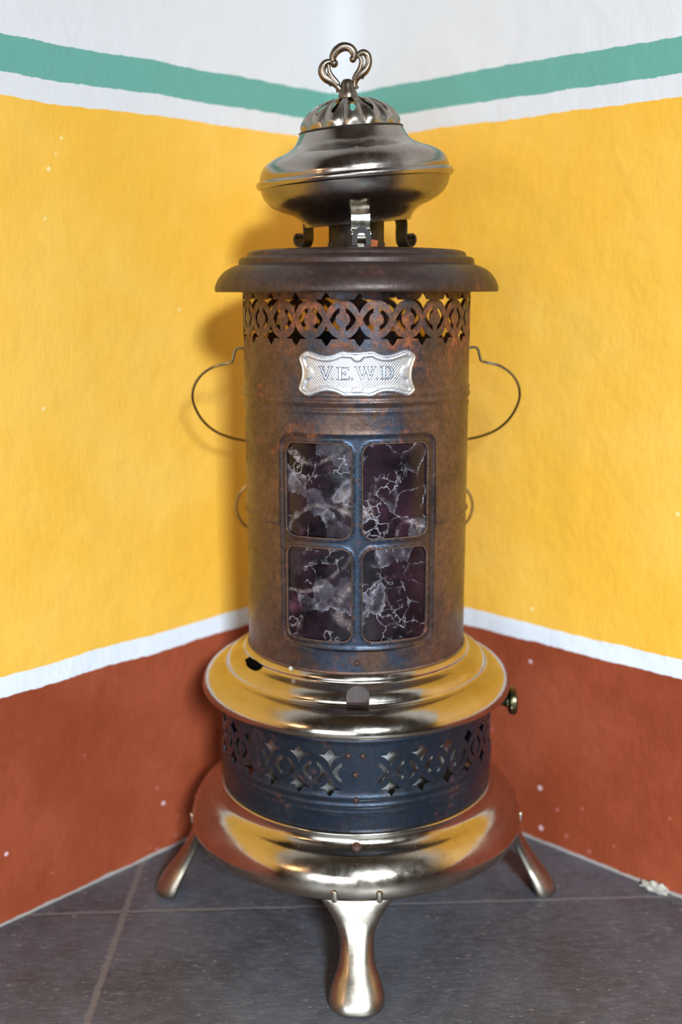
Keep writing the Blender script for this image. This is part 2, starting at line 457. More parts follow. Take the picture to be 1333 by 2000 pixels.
bm = bmesh.new(); T = .12
slab(bm, L1, L1+T, 0, WIN[0], 0, HR); slab(bm, L1, L1+T, WIN[1], L2, 0, HR)
slab(bm, L1, L1+T, WIN[0], WIN[1], 0, WIN[2]); slab(bm, L1, L1+T, WIN[0], WIN[1], WIN[3], HR)
struct(link('wall_side', bm, M_dull, smooth=False))
bm = bmesh.new()
slab(bm, 0, .8, L2, L2+T, 0, HR); slab(bm, 2.1, L1+.12, L2, L2+T, 0, HR); slab(bm, .8, 2.1, L2, L2+T, .99, HR); slab(bm, .8, 2.1, L2, L2+T, 0, .25)  # low opening made for the added fill light
struct(link('wall_back', bm, M_dull, smooth=False))
bm = bmesh.new()
for z0, z1, b0, b1 in ((WIN[2], WIN[2]+.03, WIN[0], WIN[1]), (WIN[3]-.03, WIN[3], WIN[0], WIN[1]), (WIN[2], WIN[3], WIN[0], WIN[0]+.03), (WIN[2], WIN[3], WIN[1]-.03, WIN[1]),
                       ):
    slab(bm, L1-.03, L1+.01, b0, b1, z0, z1)
struct(link('window_1', bm, M_frameW, smooth=False))
# loose plaster where the right wall meets the floor
bm = bmesh.new()
bmesh.ops.create_icosphere(bm, subdivisions=4, radius=1)
from mathutils import noise as mn
for v in bm.verts:
    d = 1 + .5*mn.noise(v.co*2.1) + .25*mn.noise(v.co*6)
    v.co = Vector((v.co.x*.014*d, v.co.y*.006*d, max(v.co.z*.007*d, -.001)))
o = link('plaster_crumb', bm, M_plaster)
o.location = rp(.452, .004, .0018); o.rotation_euler = (0, 0, -TH)
o['label'] = 'loose cream plaster crumb at the foot of the right wall on the grey floor'; o['category'] = 'plaster crumb'

# ---------------------------------------------------------------- the heater
ROOT = bpy.data.objects.new('parlor_heater', None); COL.objects.link(ROOT)
ROOT.location = (.0127, 1.0561, 0); ROOT.rotation_euler = (0, .006, 0); ROOT.empty_display_size = .1
ROOT['label'] = 'old rusty cylindrical heater with nickel rings, mica window and four legs in the corner'
ROOT['category'] = 'heater'

# flange (bottom nickel ring)
prof = spline([(.1385, .1400), (.1420, .1392), (.1428, .1345), (.1450, .1300), (.1500, .1268), (.1560, .1240), (.1620, .1195), (.1680, .1110),
               (.1712, .1010), (.1718, .0945), (.1700, .0885), (.1660, .0868)], 5)
bm = bmesh.new(); lathe(bm, thick(prof, -.0012), 160, closed=True); flange = link('base_ring', bm, M_nick, ROOT)
# hidden tank inside
bm = bmesh.new(); lathe(bm, [(0, .148), (.105, .148), (.112, .155), (.112, .225), (.106, .238), (0, .238)], 96); link('fuel_tank', bm, M_tank, ROOT)

# fretwork cell openings
def fret_holes(c, z, R, left=True, right=True, w=.0117, h=.0108, bar=.0026, disc=.0064):
    """the two openings of one ring, left and right of its bar and disc"""
    out = []
    for s, on in ((-1, left), (1, right)):
        if not on: continue
        pts = []; N = 12
        y0 = h*(1-(bar/w)**1.7)**.85
        for i in range(N+1):
            x = bar + (w-bar)*i/N; pts.append((x, h*(1-min(x/w, 1)**1.7)**.85))
        for i in range(N-1, -1, -1):
            x = bar + (w-bar)*i/N; pts.append((x, -h*(1-(x/w)**1.7)**.85))
        a0 = math.asin(bar/disc)
        for i in range(9):
            a = pi-(a0 + (pi-2*a0)*i/8)
            pts.append((disc*sin(a), disc*cos(a)))
        out.append([(c+s*x, z+y) for x, y in pts])
    return out
def star(c, z, P, sgn, left=True, right=True):
    """four pointed opening between two rings; sgn -1 below, +1 above"""
    top = .0053; ys = .0166; Ro = .01575; hw = .0117
    def curve(side):
        pts = []
        for i in range(8):
            t = i/7; x = hw*t
            # concave side following the ring outline
            xr = P/2 - x; yy = sqrt(max(Ro*Ro - xr*xr, 0))
            y = top + (ys-top)*((yy-sqrt(max(Ro*Ro-(P/2)**2, 0)))/(sqrt(Ro*Ro-(P/2-hw)**2)-sqrt(max(Ro*Ro-(P/2)**2, 0))))
            pts.append((side*x, y))
        return pts
    pts = curve(1) + [(.0044, ys+.0004), (.0027, ys+.0034), (0, .0232), (-.0027, ys+.0034), (-.0044, ys+.0004)] + curve(-1)[::-1][:-1]
    return [(c+x, z+sgn*y) for x, y in pts]
def gauss(z, c, w, a): return a*math.exp(-((z-c)/w)**2)

# lower drum
R = .1385
def d2(s, z): return gauss(z, .1735, .0028, .0016)+gauss(z, .1655, .0026, .0016)+gauss(z, .1585, .0024, .0010)+gauss(z, .2335, .0020, .0013)+gauss(z, .2285, .0020, .0013)
holes = []; P2 = radians(12.45)*R; zc2 = .1975
cl = radians(-4.7)*R; cr = radians(6.5)*R
for k in range(1, 13):
    holes += fret_holes(cl-P2*k, zc2, R) + fret_holes(cr+P2*k, zc2, R)
for k in range(0, 12):
    for g in (-1, 1): holes += [star(cl-P2*(k+.5), zc2, P2, g), star(cr+P2*(k+.5), zc2, P2, g)]
holes += fret_holes(cl-.001, zc2, R, True, False) + fret_holes(cr+.001, zc2, R, False, True)
hc = pi*R
outer = [(-hc + 2*hc*i/240, .1385) for i in range(241)] + [(hc - 2*hc*i/240, .2455) for i in range(241)]
zs = [.1385+.0035*i for i in range(1, 30)] + [.154+.0009*i for i in range(26)] + [.224+.0008*i for i in range(16)]
gp = [(-hc+2*hc*(i+.5*(j % 2))/260, z) for j, z in enumerate(sorted(zs)) for i in range(1, 260)]
bm = bmesh.new(); sheet(bm, outer, holes, gp, wrapfn(R, d2), .0009)
bmesh.ops.remove_doubles(bm, verts=bm.verts, dist=1e-6)
link('lower_drum', bm, M_blue, ROOT, sharp=50)

# upper ring
prof = spline([(.1088, .2830), (.1120, .2822), (.1142, .2790), (.1150, .2755), (.1185, .2738), (.1240, .2722), (.1285, .2695), (.1315, .2650), (.1325, .2622),
               (.1345, .2606), (.1400, .2596), (.1460, .2572), (.1515, .2530), (.1552, .2478), (.1570, .2425), (.1566, .2385), (.1535, .2372)], 5)
SH = thick(prof, -.0010)
bm = bmesh.new(); lathe(bm, SH, 200, closed=True); ring = link('collar_ring', bm, M_nick, ROOT)
# filler hole: flat black piece, its colour standing for the shade inside, on the collar ring near the drum, left front
bm = bmesh.new()
a = radians(-60.5); rr_ = .1160
for t in range(1):
    ringv = []
    N = 28
    for i in range(N):
        q = 2*pi*i/N
        ex = abs(cos(q))**.75*math.copysign(1, cos(q))*.0140; ey = abs(sin(q))**.75*math.copysign(1, sin(q))*.0058
        aa = a + ex/rr_; r2 = rr_ + ey
        z = .2748 + .0030*max(0, (.1165-r2)/.004) + .0010
        ringv.append((bm.verts.new((r2*sin(aa), -r2*cos(aa), z)), bm.verts.new(((r2-ey*.1)*sin(aa), -(r2-ey*.1)*cos(aa), z-.0011))))
    for i in range(N):
        A, B = ringv[i], ringv[(i+1) % N]; bm.faces.new((A[0], B[0], B[1], A[1]))
    bm.faces.new([v[1] for v in ringv]); bm.faces.new([v[0] for v in ringv])
M_black = mat_plain('filler_hole_shade', (.003, .003, .003, 1), .95, 0, 0); M_black.node_tree.nodes['Principled BSDF'].inputs['Specular IOR Level'].default_value = .02
o = link('filler_hole', bm, M_black, ROOT, smooth=False); o['label'] = 'black filler hole'
# latch tab in front
bm = bmesh.new()
tabp = [(-.0105, 0)] + [(-.0105+.0 , .006)] + [(.0105*cos(radians(180-180*i/14)), .0085+.0095*sin(radians(180*i/14))) for i in range(15)] + [(.0105, 0)]
def tabf(x, y, d):
    yy = -.1335 + y*.22; zz = .2625 + y*.93
    if y < .0025: yy -= (.0025-y)*.8; zz += (.0025-y)*.3
    return Vector((x-.0005, yy - d*-1.0, zz))
sheet(bm, tabp, [], [(x*.002-.01, y*.0015) for x in range(1, 10) for y in range(1, 12)], lambda x, y, d: tabf(x, y, 0)+Vector((0, d, -d*.2)), .0022)
bmesh.ops.translate(bm, verts=bm.verts, vec=(0, -.002, .0005))
link('latch_tab', bm, mat_steel('latch_steel', lin(50, 36, 32), lin(66, 46, 40), .5, .55, .2), ROOT)

# drum
R = .109
WF = (-.0785, .0785, .3045, .5062)
def d1(s, z):
    v = gauss(z, .5400, .0022, .0011)+gauss(z, .5335, .0024, .0018)-gauss(z, .5285, .0016, .0006)+gauss(z, .5255, .0016, .0008)
    inw = sd_rrect(s, z, WF, .014)
    if inw > -.002:
        v += gauss(z, .4215, .0018, .0017)-gauss(z, .4168, .0018, .0010)
        v += .0005*math.exp(-max(inw, 0)/.0022)
    return v
P1 = radians(15.4)*R; zc1 = .6057; holes = []
for k in range(-11, 12):
    c = radians(.6+7.7)*R + P1*(k-.0)
    if abs(c) > pi*R-.012: continue
    holes += fret_holes(c, zc1, R)
for k in range(-12, 12):
    c = radians(.6)*R + P1*k
    if abs(c) > pi*R-.013: continue
    holes += [star(c, zc1, P1, -1), star(c, zc1, P1, 1)]
holes.append(rrect(WF[0]+.0012, WF[1]-.0012, WF[2]+.0012, WF[3]-.0012, .0128, 10))
hc = pi*R
outer = [(-hc + 2*hc*i/200, .2800) for i in range(201)] + [(hc - 2*hc*i/200, .6340) for i in range(201)]
zs = sorted([.2800+.0055*i for i in range(1, 64)] + [.521+.0008*i for i in range(30)] + [.411+.001*i for i in range(16)])
gp = [(-hc+2*hc*(i+.5*(j % 2))/190, z) for j, z in enumerate(zs) for i in range(1, 190)]
for off in (.0006, .0014, .0026, .0045):
    gp += rrect(WF[0]-off, WF[1]+off, WF[2]-off, WF[3]+off, .014+off, 10)
    gp += [(WF[0]-off+(WF[1]-WF[0]+2*off)*i/50, zz) for i in range(5, 46) for zz in (WF[2]-off, WF[3]+off)]
    gp += [(xx, WF[2]-off+(WF[3]-WF[2]+2*off)*i/60) for i in range(5, 56) for xx in (WF[0]-off, WF[1]+off)]
bm = bmesh.new(); sheet(bm, outer, holes, gp, wrapfn(R, d1), .0009)
bmesh.ops.remove_doubles(bm, verts=bm.verts, dist=1e-6)
link('drum', bm, M_drum, ROOT, sharp=50)
# seam strip at the foot of the drum
bm = bmesh.new(); lathe(bm, [(.1090, .2815), (.1102, .2815), (.1104, .2832), (.1098, .2846), (.1090, .2846)], 160, closed=True)
link('drum_foot_bead', bm, M_rim, ROOT)

# window frame
PANES = [(-.0705, -.0052, .4098, .4972), (.0036, .0685, .4098, .4972), (-.0705, -.0052, .3125, .4012), (.0036, .0690, .3125, .4012)]
def dfrm(s, z):
    b = sd_rrect(s, z, WF, .014)          # negative inside
    v = .0002 - .0018*min(max((-b-.0006)/.0034, 0), 1)**1.5
    dp = min(sd_rrect(s, z, p, .0105) for p in PANES)
    v += .0011*math.exp(-((dp-.0012)/.0011)**2)
    v -= .0016*max(0, min(1, (.0006-dp)/.0010))
    # vertical bar gently rounded
    if abs(s+.0008) < .0045: v += .0004*(1-(abs(s+.0008)/.0045)**2)
    return v
holes = [rrect(*p, .0105, 9) for p in PANES]
gp = [(WF[0]+.0015*(i+.5*(j % 2)), WF[2]+.0015*j) for j in range(1, 135) for i in range(1, 105)]
for p in PANES:
    for off in (.0005, .0011, .0018, .0026, .0034):
        gp += rrect(p[0]-off, p[1]+off, p[2]-off, p[3]+off, .0105+off, 9)
        gp += [(p[0]+(p[1]-p[0])*i/36, zz) for i in range(6, 31) for zz in (p[2]-off, p[3]+off)]
        gp += [(xx, p[2]+(p[3]-p[2])*i/48) for i in range(6, 43) for xx in (p[0]-off, p[1]+off)]
bm = bmesh.new(); sheet(bm, rrect(*WF, .014, 14), holes, gp, wrapfn(R, dfrm), .0010)
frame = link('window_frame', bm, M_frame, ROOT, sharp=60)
MP = [mat_mica('mica_a', 1.3, .8, .3, .5, [(-.040, -.10, .520, .040, .0035, .45), (-.030, -.10, .405, .036, .0035, .5)]),
      mat_mica('mica_b', 4.7, .2, 1.4, .2, [(.050, -.10, .412, .014, .003, .5)]),
      mat_mica('mica_c', 8.1, .7, .0, 1.0, [(-.065, -.09, .430, .072, .003, .45), (-.000, -.105, .345, .020, .007, .5)]),
      mat_mica('mica_d', 12.9, 1.2, 1.0, .3)]
for i, p in enumerate(PANES):
    bm = bmesh.new()
    q = (p[0]-.0025, p[1]+.0025, p[2]-.0025, p[3]+.0025)
    sheet(bm, rrect(*q, .008, 6), [], [(q[0]+.003*a_, q[2]+.004*b_) for a_ in range(1, 24) for b_ in range(1, 24)],
          wrapfn(R-.0030, lambda s, z: .0004*mn.noise(Vector((s*60, z*60, i)))), .0006)
    o = link('mica_pane', bm, MP[i], frame)
    # rusty lip around the pane
    bm = bmesh.new(); lp = rrect(p[0]+.0002, p[1]-.0002, p[2]+.0002, p[3]-.0002, .0103, 10)
    dense = []
    for a_, b_ in zip(lp, lp[1:]+lp[:1]):
        n_ = max(1, int(sqrt((a_[0]-b_[0])**2+(a_[1]-b_[1])**2)/.003))
        dense += [(a_[0]+(b_[0]-a_[0])*t/n_, a_[1]+(b_[1]-a_[1])*t/n_) for t in range(n_)]
    f_ = wrapfn(R-.0011)
    pp = [f_(x, y, 0) for x, y in dense]; n_ = 8; rings = []
    for m_ in range(len(pp)):
        t = (pp[(m_+1) % len(pp)]-pp[m_-1]).normalized(); nr = Vector((pp[m_].x, pp[m_].y, 0)).normalized(); b = t.cross(nr)
        rings.append([bm.verts.new(pp[m_]+(nr*cos(2*pi*k/n_)+b*sin(2*pi*k/n_))*.0006) for k in range(n_)])
    for m_ in range(len(rings)):
        A, B = rings[m_], rings[(m_+1) % len(rings)]
        for k in range(n_): bm.faces.new((A[k], A[(k+1) % n_], B[(k+1) % n_], B[k]))
    link('pane_rim', bm, M_rim, frame)

# name plate
PL = [(-54.05, 570.9), (-52.92, 574.22), (-49.44, 577.12), (-46.26, 578.78), (-42.63, 578.66), (-38.86, 577.61), (-34.07, 576.0), (-28.18, 575.34), (-22.38, 576.15), (-18.08, 578.04), (-14.3, 578.99), (-8.19, 578.64), (-0.71, 578.45), (6.78, 578.98), (11.01, 579.51), (14.32, 578.92), (17.17, 577.23), (21.97, 575.87), (27.8, 575.97), (33.74, 577.54), (38.79, 579.3), (42.92, 579.87), (46.09, 579.14), (49.33, 576.91), (51.99, 574.49), (52.25, 571.2), (50.76, 567.48), (49.29, 563.29), (48.69, 559.06), (48.75, 554.81), (49.89, 550.04), (51.7, 546.64), (52.18, 543.77), (50.33, 541.47), (46.56, 538.97), (43.37, 538.9), (38.14, 540.8), (32.03, 542.32), (25.09, 542.97), (19.27, 541.96), (13.53, 539.41), (9.72, 538.8), (-0.67, 539.24), (-11.05, 539.02), (-14.37, 539.75), (-18.66, 541.77), (-24.44, 543.19), (-31.29, 542.95), (-37.31, 541.0), (-42.97, 538.83), (-47.16, 538.96), (-50.89, 541.2), (-53.92, 543.65), (-54.33, 546.77), (-52.74, 551.1), (-51.27, 556.84), (-51.21, 562.5), (-52.56, 567.18)]
PL = spline([(x/1000, y/1000) for x, y in PL] + [(PL[0][0]/1000, PL[0][1]/1000)], 3)[:-1]
RP = .1102
def segd(x, y, poly):
    b = 1e9
    for i in range(len(poly)):
        x1, y1 = poly[i]; x2, y2 = poly[(i+1) % len(poly)]
        dx, dy = x2-x1, y2-y1; t = max(0, min(1, ((x-x1)*dx+(y-y1)*dy)/(dx*dx+dy*dy+1e-15)))
        b = min(b, (x-x1-t*dx)**2+(y-y1-t*dy)**2)
    return sqrt(b)
LOB = [(-.0455, .5594, .0052), (.0435, .5602, .0052), (-.0007, .5752, .0050), (-.0007, .5425, .0050)]
def dpl(s, z):
    e = segd(s, z, PL)
    v = .0016*min(e/.0012, 1)
    if e > .0012:
        v = .0016 - .0008*math.exp(-((e-.0030)/.0005)**2)
        if e > .0040:
            lob = min(sqrt((s-a)**2+(z-b)**2)-r for a, b, r in LOB)
            k = min(1, (e-.0048)/.0010) if e > .0048 else 0
            k = min(k, max(0, min(1, lob/.0008)))
            v = .0016 - .0009*k
    return v + .0009
gp = [(-.056+.00085*(i+.5*(j % 2)), .538+.00085*j) for j in range(52) for i in range(132)]
gp = [p for p in gp if inpoly(p[0], p[1], PL)]
bm = bmesh.new(); sheet(bm, PL, [], gp, wrapfn(RP, dpl), .0004 if False else .0010)
plate = link('name_plate', bm, M_plate, ROOT, sharp=80)
# letters V.E.W.D. as serif outlines, unit box 0..1 wide, 0..1 high
GL = {
 'V': [[(0, 1), (.36, 1), (.36, .95), (.27, .93), (.52, .22), (.76, .93), (.66, .95), (.66, 1), (1, 1), (1, .95), (.90, .93), (.55, 0), (.44, 0), (.10, .93), (0, .95)]],
 'E': [[(0, 1), (.95, 1), (.95, .76), (.90, .76), (.84, .93), (.38, .93), (.38, .56), (.60, .56), (.66, .68), (.71, .68), (.71, .36), (.66, .36), (.60, .49), (.38, .49), (.38, .07), (.88, .07), (.96, .28), (1, .28), (1, 0), (0, 0), (0, .05), (.15, .07), (.15, .93), (0, .95)]],
 'W': [[(0, 1), (.27, 1), (.27, .95), (.19, .93), (.35, .25), (.49, .93), (.41, .95), (.41, 1), (.66, 1), (.66, .95), (.60, .93), (.72, .25), (.84, .93), (.76, .95), (.76, 1), (1, 1), (1, .95), (.93, .93), (.74, 0), (.66, 0), (.53, .70), (.38, 0), (.30, 0), (.08, .93), (0, .95)]],
 'D': [[(0, 1), (.55, 1)] + [(.55+.42*sin(radians(a)), .5+.5*cos(radians(a))) for a in range(10, 180, 14)] + [(.55, 0), (0, 0), (0, .05), (.14, .07), (.14, .93), (0, .95)],
       [(.36, .93), (.52, .93)] + [(.52+.24*sin(radians(a)), .5+.43*cos(radians(a))) for a in range(10, 180, 14)] + [(.52, .07), (.36, .07)]],
}
POS = {'V': (-34.7, -21.9, 554.0, 565.5), 'E': (-18.8, -7.3, 554.0, 564.9), 'W': (-3.3, 15.3, 554.3, 565.6), 'D': (19.2, 31.3, 554.5, 565.5)}
fl = wrapfn(RP)
for ch in 'VEWD':
    x0, x1, y0, y1 = [v/1000 for v in POS[ch]]
    loops = [[(x0+(x1-x0)*a, y0+(y1-y0)*b) for a, b in lp] for lp in GL[ch]]
    bm = bmesh.new()
    sheet(bm, loops[0], loops[1:], [], lambda s, z, d: fl(s, z, d)*1.0 + Vector((sin(s/RP), -cos(s/RP), 0))*.0020, .0012)
    lo = link('letter', bm, M_letter, plate, smooth=False)
    bm = bmesh.new()
    for lp in loops:
        for a, b in zip(lp, lp[1:]+lp[:1]):
            pa = fl(a[0], a[1], -.0020); pb = fl(b[0], b[1], -.0020)
            if (pa-pb).length > 1e-5: tube(bm, [pa, pb], .00029, 6, cap=False)
    link('letter_outline', bm, M_groove, plate)
for x, z in ((-22.75+3.0-2.6, 555.0), (-4.9, 555.0), (16.6, 555.1), (33.6, 555.5)):
    bm = bmesh.new(); ball(bm, fl(x/1000, z/1000, -.0019), .00125); link('full_stop', bm, M_letter, plate)
for x, z in ((-13.17, 576.6), (10.83, 576.8), (-10.77, 541.9), (9.24, 541.7), (-46.28, 575.9), (43.99, 577.0), (-45.56, 541.9), (43.87, 541.9)):
    bm = bmesh.new(); c = fl(x/1000, z/1000, -.0024); ball(bm, c, .0008)
    n = Vector((c.x, c.y, 0)).normalized(); t = n.cross(Vector((0, 0, 1)))
    tube(bm, [c - n*.0002 + (t*cos(a)+Vector((0, 0, 1))*sin(a))*.0017 for a in [2*pi*i/14 for i in range(15)]], .0003, 6, cap=False)
    link('pin', bm, M_plate, plate)

# rivets and screws
def rivet(name, r, az, z, rad, mat=M_rivet, tilt=0.0, slot=False):
    bm = bmesh.new()
    lathe(bm, [(rad*1.0, -.0006), (rad, .0002), (rad*.85, rad*.35), (rad*.5, rad*.58), (0, rad*.66)], 20)
    if slot:
        box(bm, (0, 0, rad*.66), (rad*.28, rad*1.7, rad*.12))
    m = Matrix.Rotation(radians(az), 4, 'Z') @ Matrix.Translation((0, -r, z)) @ Matrix.Rotation(pi/2 - tilt, 4, 'X')
    bmesh.ops.transform(bm, matrix=m, verts=bm.verts)
    return link(name, bm, mat, ROOT)
rivet('rivet', .1092, -.4, .2930, .0028)
rivet('rivet', .1386, -3.76, .2147, .0028); rivet('rivet', .1386, 1.65, .2147, .0028)
rivet('rivet', .1386, -1.24, .1962, .0028); rivet('rivet', .1400, -.85, .1718, .0032)
rivet('screw', .1462, -.65, .1290, .0045, M_rivet, tilt=.9)
# white crumb stuck at the drum foot
bm = bmesh.new(); ball(bm, (.1125*sin(radians(-34)), -.1125*cos(radians(-34)), .2828), .0022, 1, 8, 6); link('paint_fleck', bm, M_plaster, ROOT)

# knob
bm = bmesh.new()
lathe(bm, [(0, .0), (.0028, .0), (.0028, .022), (.0040, .028), (.0062, .033), (.0072, .0345), (.0072, .0355), (.0120, .0358), (.0142, .0370), (.0150, .0395), (.0146, .0425), (.0128, .0440), (.0100, .0446), (.0060, .0440), (0, .0436)], 40)
bmesh.ops.transform(bm, matrix=Matrix.Translation((.1225, .004, .2100)) @ Matrix.Rotation(radians(87), 4, 'Y'), verts=bm.verts)
link('wick_knob', bm, M_brass, ROOT)

# legs
def leg_bm():
    bm = bmesh.new()
    sec = spline([(.158, .0935, .0365, .0030), (.1625, .0880, .0345, .0042), (.1655, .0790, .0280, .0055), (.1690, .0670, .0205, .0066), (.1735, .0560, .0163, .0074), (.1795, .0440, .0156, .0084),
                  (.1865, .0320, .0172, .0096), (.1935, .0210, .0216, .0112), (.1990, .0110, .0248, .0128), (.2015, .0050, .0250, .0130), (.2022, .0018, .0235, .0118), (.2022, .0004, .0195, .0088)], 5)
    n = 40; rings = []
    for (rho, z, w, t) in sec:
        ring = []
        for i in range(n):
            a = 2*pi*i/n
            ca, sa = cos(a), sin(a)
            ring.append(bm.verts.new((w*math.copysign(abs(ca)**.85, ca), -(rho + t*math.copysign(abs(sa)**.85, sa) - .0*w - (t*.9)*(abs(ca)**3)*.5), max(z, .0003))))
        rings.append(ring)
    for A, B in zip(rings, rings[1:]):
        for i in range(n): bm.faces.new((A[i], A[(i+1) % n], B[(i+1) % n], B[i]))
    bm.faces.new(rings[0]); bm.faces.new(rings[-1])
    return bm
leg = link('leg', leg_bm(), M_leg, ROOT, sharp=60)
def clip(az):
    bm = bmesh.new()
    pts = rrect(-.0030, .0030, -.0062, .0062, .0029, 6)
    def fn(x, y, d):
        return Vector((x, -d, y))
    N = len(pts)
    L_ = []
    for sc, dp in ((1.0, 0.0), (1.0, .0008), (.85, .0018), (.5, .0023)):
        L_.append([bm.verts.new((p[0]*sc, -dp, p[1]*(sc*.5+.5) if sc < 1 else p[1])) for p in pts])
    for A, B in zip(L_, L_[1:]):
        for i in range(N): bm.faces.new((A[i], A[(i+1) % N], B[(i+1) % N], B[i]))
    bm.faces.new(L_[-1]); bm.faces.new(L_[0])
    m = Matrix.Rotation(radians(az), 4, 'Z') @ Matrix.Translation((0, -.1716, .0935)) @ Matrix.Rotation(radians(4), 4, 'X')
    bmesh.ops.transform(bm, matrix=m, verts=bm.verts)
    return link('clip', bm, M_bright, leg)
clip(-6.85); clip(6.85)
leg.rotation_euler = (0, 0, radians(-.6))
for d_ in (90, 180, 270): dup(leg, ROOT, radians(d_))

# lid
prof = spline([(.1342, -.0008), (.1350, .0006), (.1346, .0050), (.1315, .0115), (.1262, .0175), (.1200, .0215), (.1130, .0240), (.1122, .0252), (.1118, .0285), (.1098, .0305),
               (.1062, .0312), (.1045, .0322), (.1032, .0350), (.0995, .0368), (.0940, .0374), (.0700, .0386), (.0400, .0390), (.0262, .0392)], 4)
prof = [(r, z+.63) for r, z in prof]
bm = bmesh.new(); lathe(bm, thick(prof, .0014), 160, closed=True); link('lid', bm, M_lid, ROOT, sharp=40)
# collar between lid and cowl
bm = bmesh.new(); lathe(bm, [(.0262, .6600), (.0262, .7000), (.0250, .7000), (.0250, .6600)], 64, closed=True)
for i in range(10):
    a = radians(36*i+8); box(bm, (.0266*sin(a), -.0266*cos(a), .672), (.004, .0012, .006), Matrix.Rotation(a, 4, 'Z'))
link('collar', bm, M_dark, ROOT)
# cowl supports
def bracket(az, mat, front=False):
    bm = bmesh.new()
    pr = spline([(.0420, .7000), (.0470, .7000), (.0510, .6980), (.0525, .6930), (.0522, .6850), (.0530, .6775), (.0560, .6728), (.0600, .6728), (.0632, .6765), (.0630, .6815), (.0595, .6840), (.0568, .6815)], 5)
    w = .0085 if front else .0088
    V_ = []
    for i, (r, z) in enumerate(pr):
        a_ = Vector(pr[max(i-1, 0)]); b_ = Vector(pr[min(i+1, len(pr)-1)]); d = (b_-a_).normalized(); n_ = Vector((-d.y, d.x))*.0009
        V_.append([bm.verts.new((x, -(r+s*n_.x), z+s*n_.y)) for x, s in ((-w, -1), (w, -1), (w, 1), (-w, 1))])
    for A, B in zip(V_, V_[1:]):
        for i in range(4): bm.faces.new((A[i], A[(i+1) % 4], B[(i+1) % 4], B[i]))
    bm.faces.new(V_[0]); bm.faces.new(V_[-1])
    # foot post that rises from the lid
    box(bm, (0, -.0560, .6706), (.0058, .0016, .0064))
    bmesh.ops.transform(bm, matrix=Matrix.Rotation(radians(az), 4, 'Z'), verts=bm.verts)
    o = link('cowl_bracket', bm, mat, ROOT); return o
bf = bracket(3.2, M_bright, True); bf['label'] = 'bright nickel cowl bracket'
for az in (122, 242): bracket(az, M_dark)
# round hinge loop in front of the bright bracket
bm = bmesh.new()
arch = [(.0086*cos(radians(a)), .0086*sin(radians(a))) for a in range(-10, 191, 10)]
out_ = arch + [(-.0086, -.0075), (-.0039, -.0075)] + [(.0038*cos(radians(a)), .0038*sin(radians(a))) for a in range(185, -6, -12)] + [(.0039, -.0075), (.0086, -.0075)]
sheet(bm, out_, [], [], lambda x, y, d: Vector((x, -.0655+d, .6772+y)), .0022)
bmesh.ops.transform(bm, matrix=Matrix.Rotation(radians(3.2), 4, 'Z'), verts=bm.verts)
link('hinge_loop', bm, mat_plain('hinge_soot', lin(44, 38, 34), .6, .2, .4), ROOT)
bm = bmesh.new(); box(bm, (.0150, -.058, .6715), (.0062, .0018, .0068), Matrix.Rotation(.15, 4, 'Y')); box(bm, (.0120, -.060, .6696), (.007, .004, .0016))
o = link('rusted_lug', bm, mat_plain('orange_rust', lin(176, 92, 40), .8, 0, .8), ROOT); o['label'] = 'orange rusted lug'

# ---- cowl, tilted
K = 1.551e-4*.995; KZ = 1.551e-4*.957
COWL = Matrix.Translation((-.0017, 0, .7330)) @ Matrix.Rotation(radians(-4.6), 4, 'Y') @ Matrix.Rotation(radians(3.0), 4, 'X')
def cw(l): return [(r*K, a*KZ) for r, a in l]
bowl = spline(cw([(577, -22), (578, 20), (562, 79), (521, 131), (457, 168), (392, 194), (352, 224), (333, 250), (325, 273)][::1]), 5)
bowl = [(r, -z) for r, z in bowl]
bm = bmesh.new(); lathe(bm, thick(bowl, -.0012), 128, closed=True)
cowl = link('cowl', bm, M_bowl, ROOT); cowl.matrix_local = COWL
top = spline(cw([(578, 6), (577, 30), (572, 62), (545, 112), (487, 152), (415, 180), (360, 212), (338, 240), (322, 269), (312, 290), (302, 296)]), 5)
bm = bmesh.new(); lathe(bm, thick(top, .0012), 128, closed=True); link('cowl_top', bm, M_cowl, cowl)
bead = [(K*(583+19*cos(a)), KZ*(2+24*sin(a))) for a in [2*pi*i/14 for i in range(14)]]
bm = bmesh.new(); lathe(bm, bead, 128, closed=True); link('brim_bead', bm, M_cowl, cowl)
# fluted dome with slots; domain x = angle, y = 0..1 up the dome
DP = spline([(300, 292), (299, 305), (294, 340), (276, 376), (251, 406), (218, 432), (178, 454), (130, 472), (80, 482), (38, 486)], 6)
cum = [0]
for a, b in zip(DP, DP[1:]): cum.append(cum[-1]+sqrt((a[0]-b[0])**2+(a[1]-b[1])**2))
def dome_at(t):
    s = t*cum[-1]
    for i in range(len(DP)-1):
        if s <= cum[i+1] or i == len(DP)-2:
            u = (s-cum[i])/(cum[i+1]-cum[i]); return (DP[i][0]+(DP[i+1][0]-DP[i][0])*u, DP[i][1]+(DP[i+1][1]-DP[i][1])*u)
NF = 15; phi0 = radians(3.0)
def domefn(x, y, d):
    r, z = dome_at(min(max(y, 0), 1))
    lob = abs(cos(NF*(x-phi0)/2))
    amt = min(1, y/.10)*min(1, (1-y)/.25)
    r = r*(1 + amt*(.075*(lob**.7) - .045)) - d/K*.9
    z = z - d/K*.5
    return Vector((r*K*sin(x), -r*K*cos(x), z*KZ))
holes = []
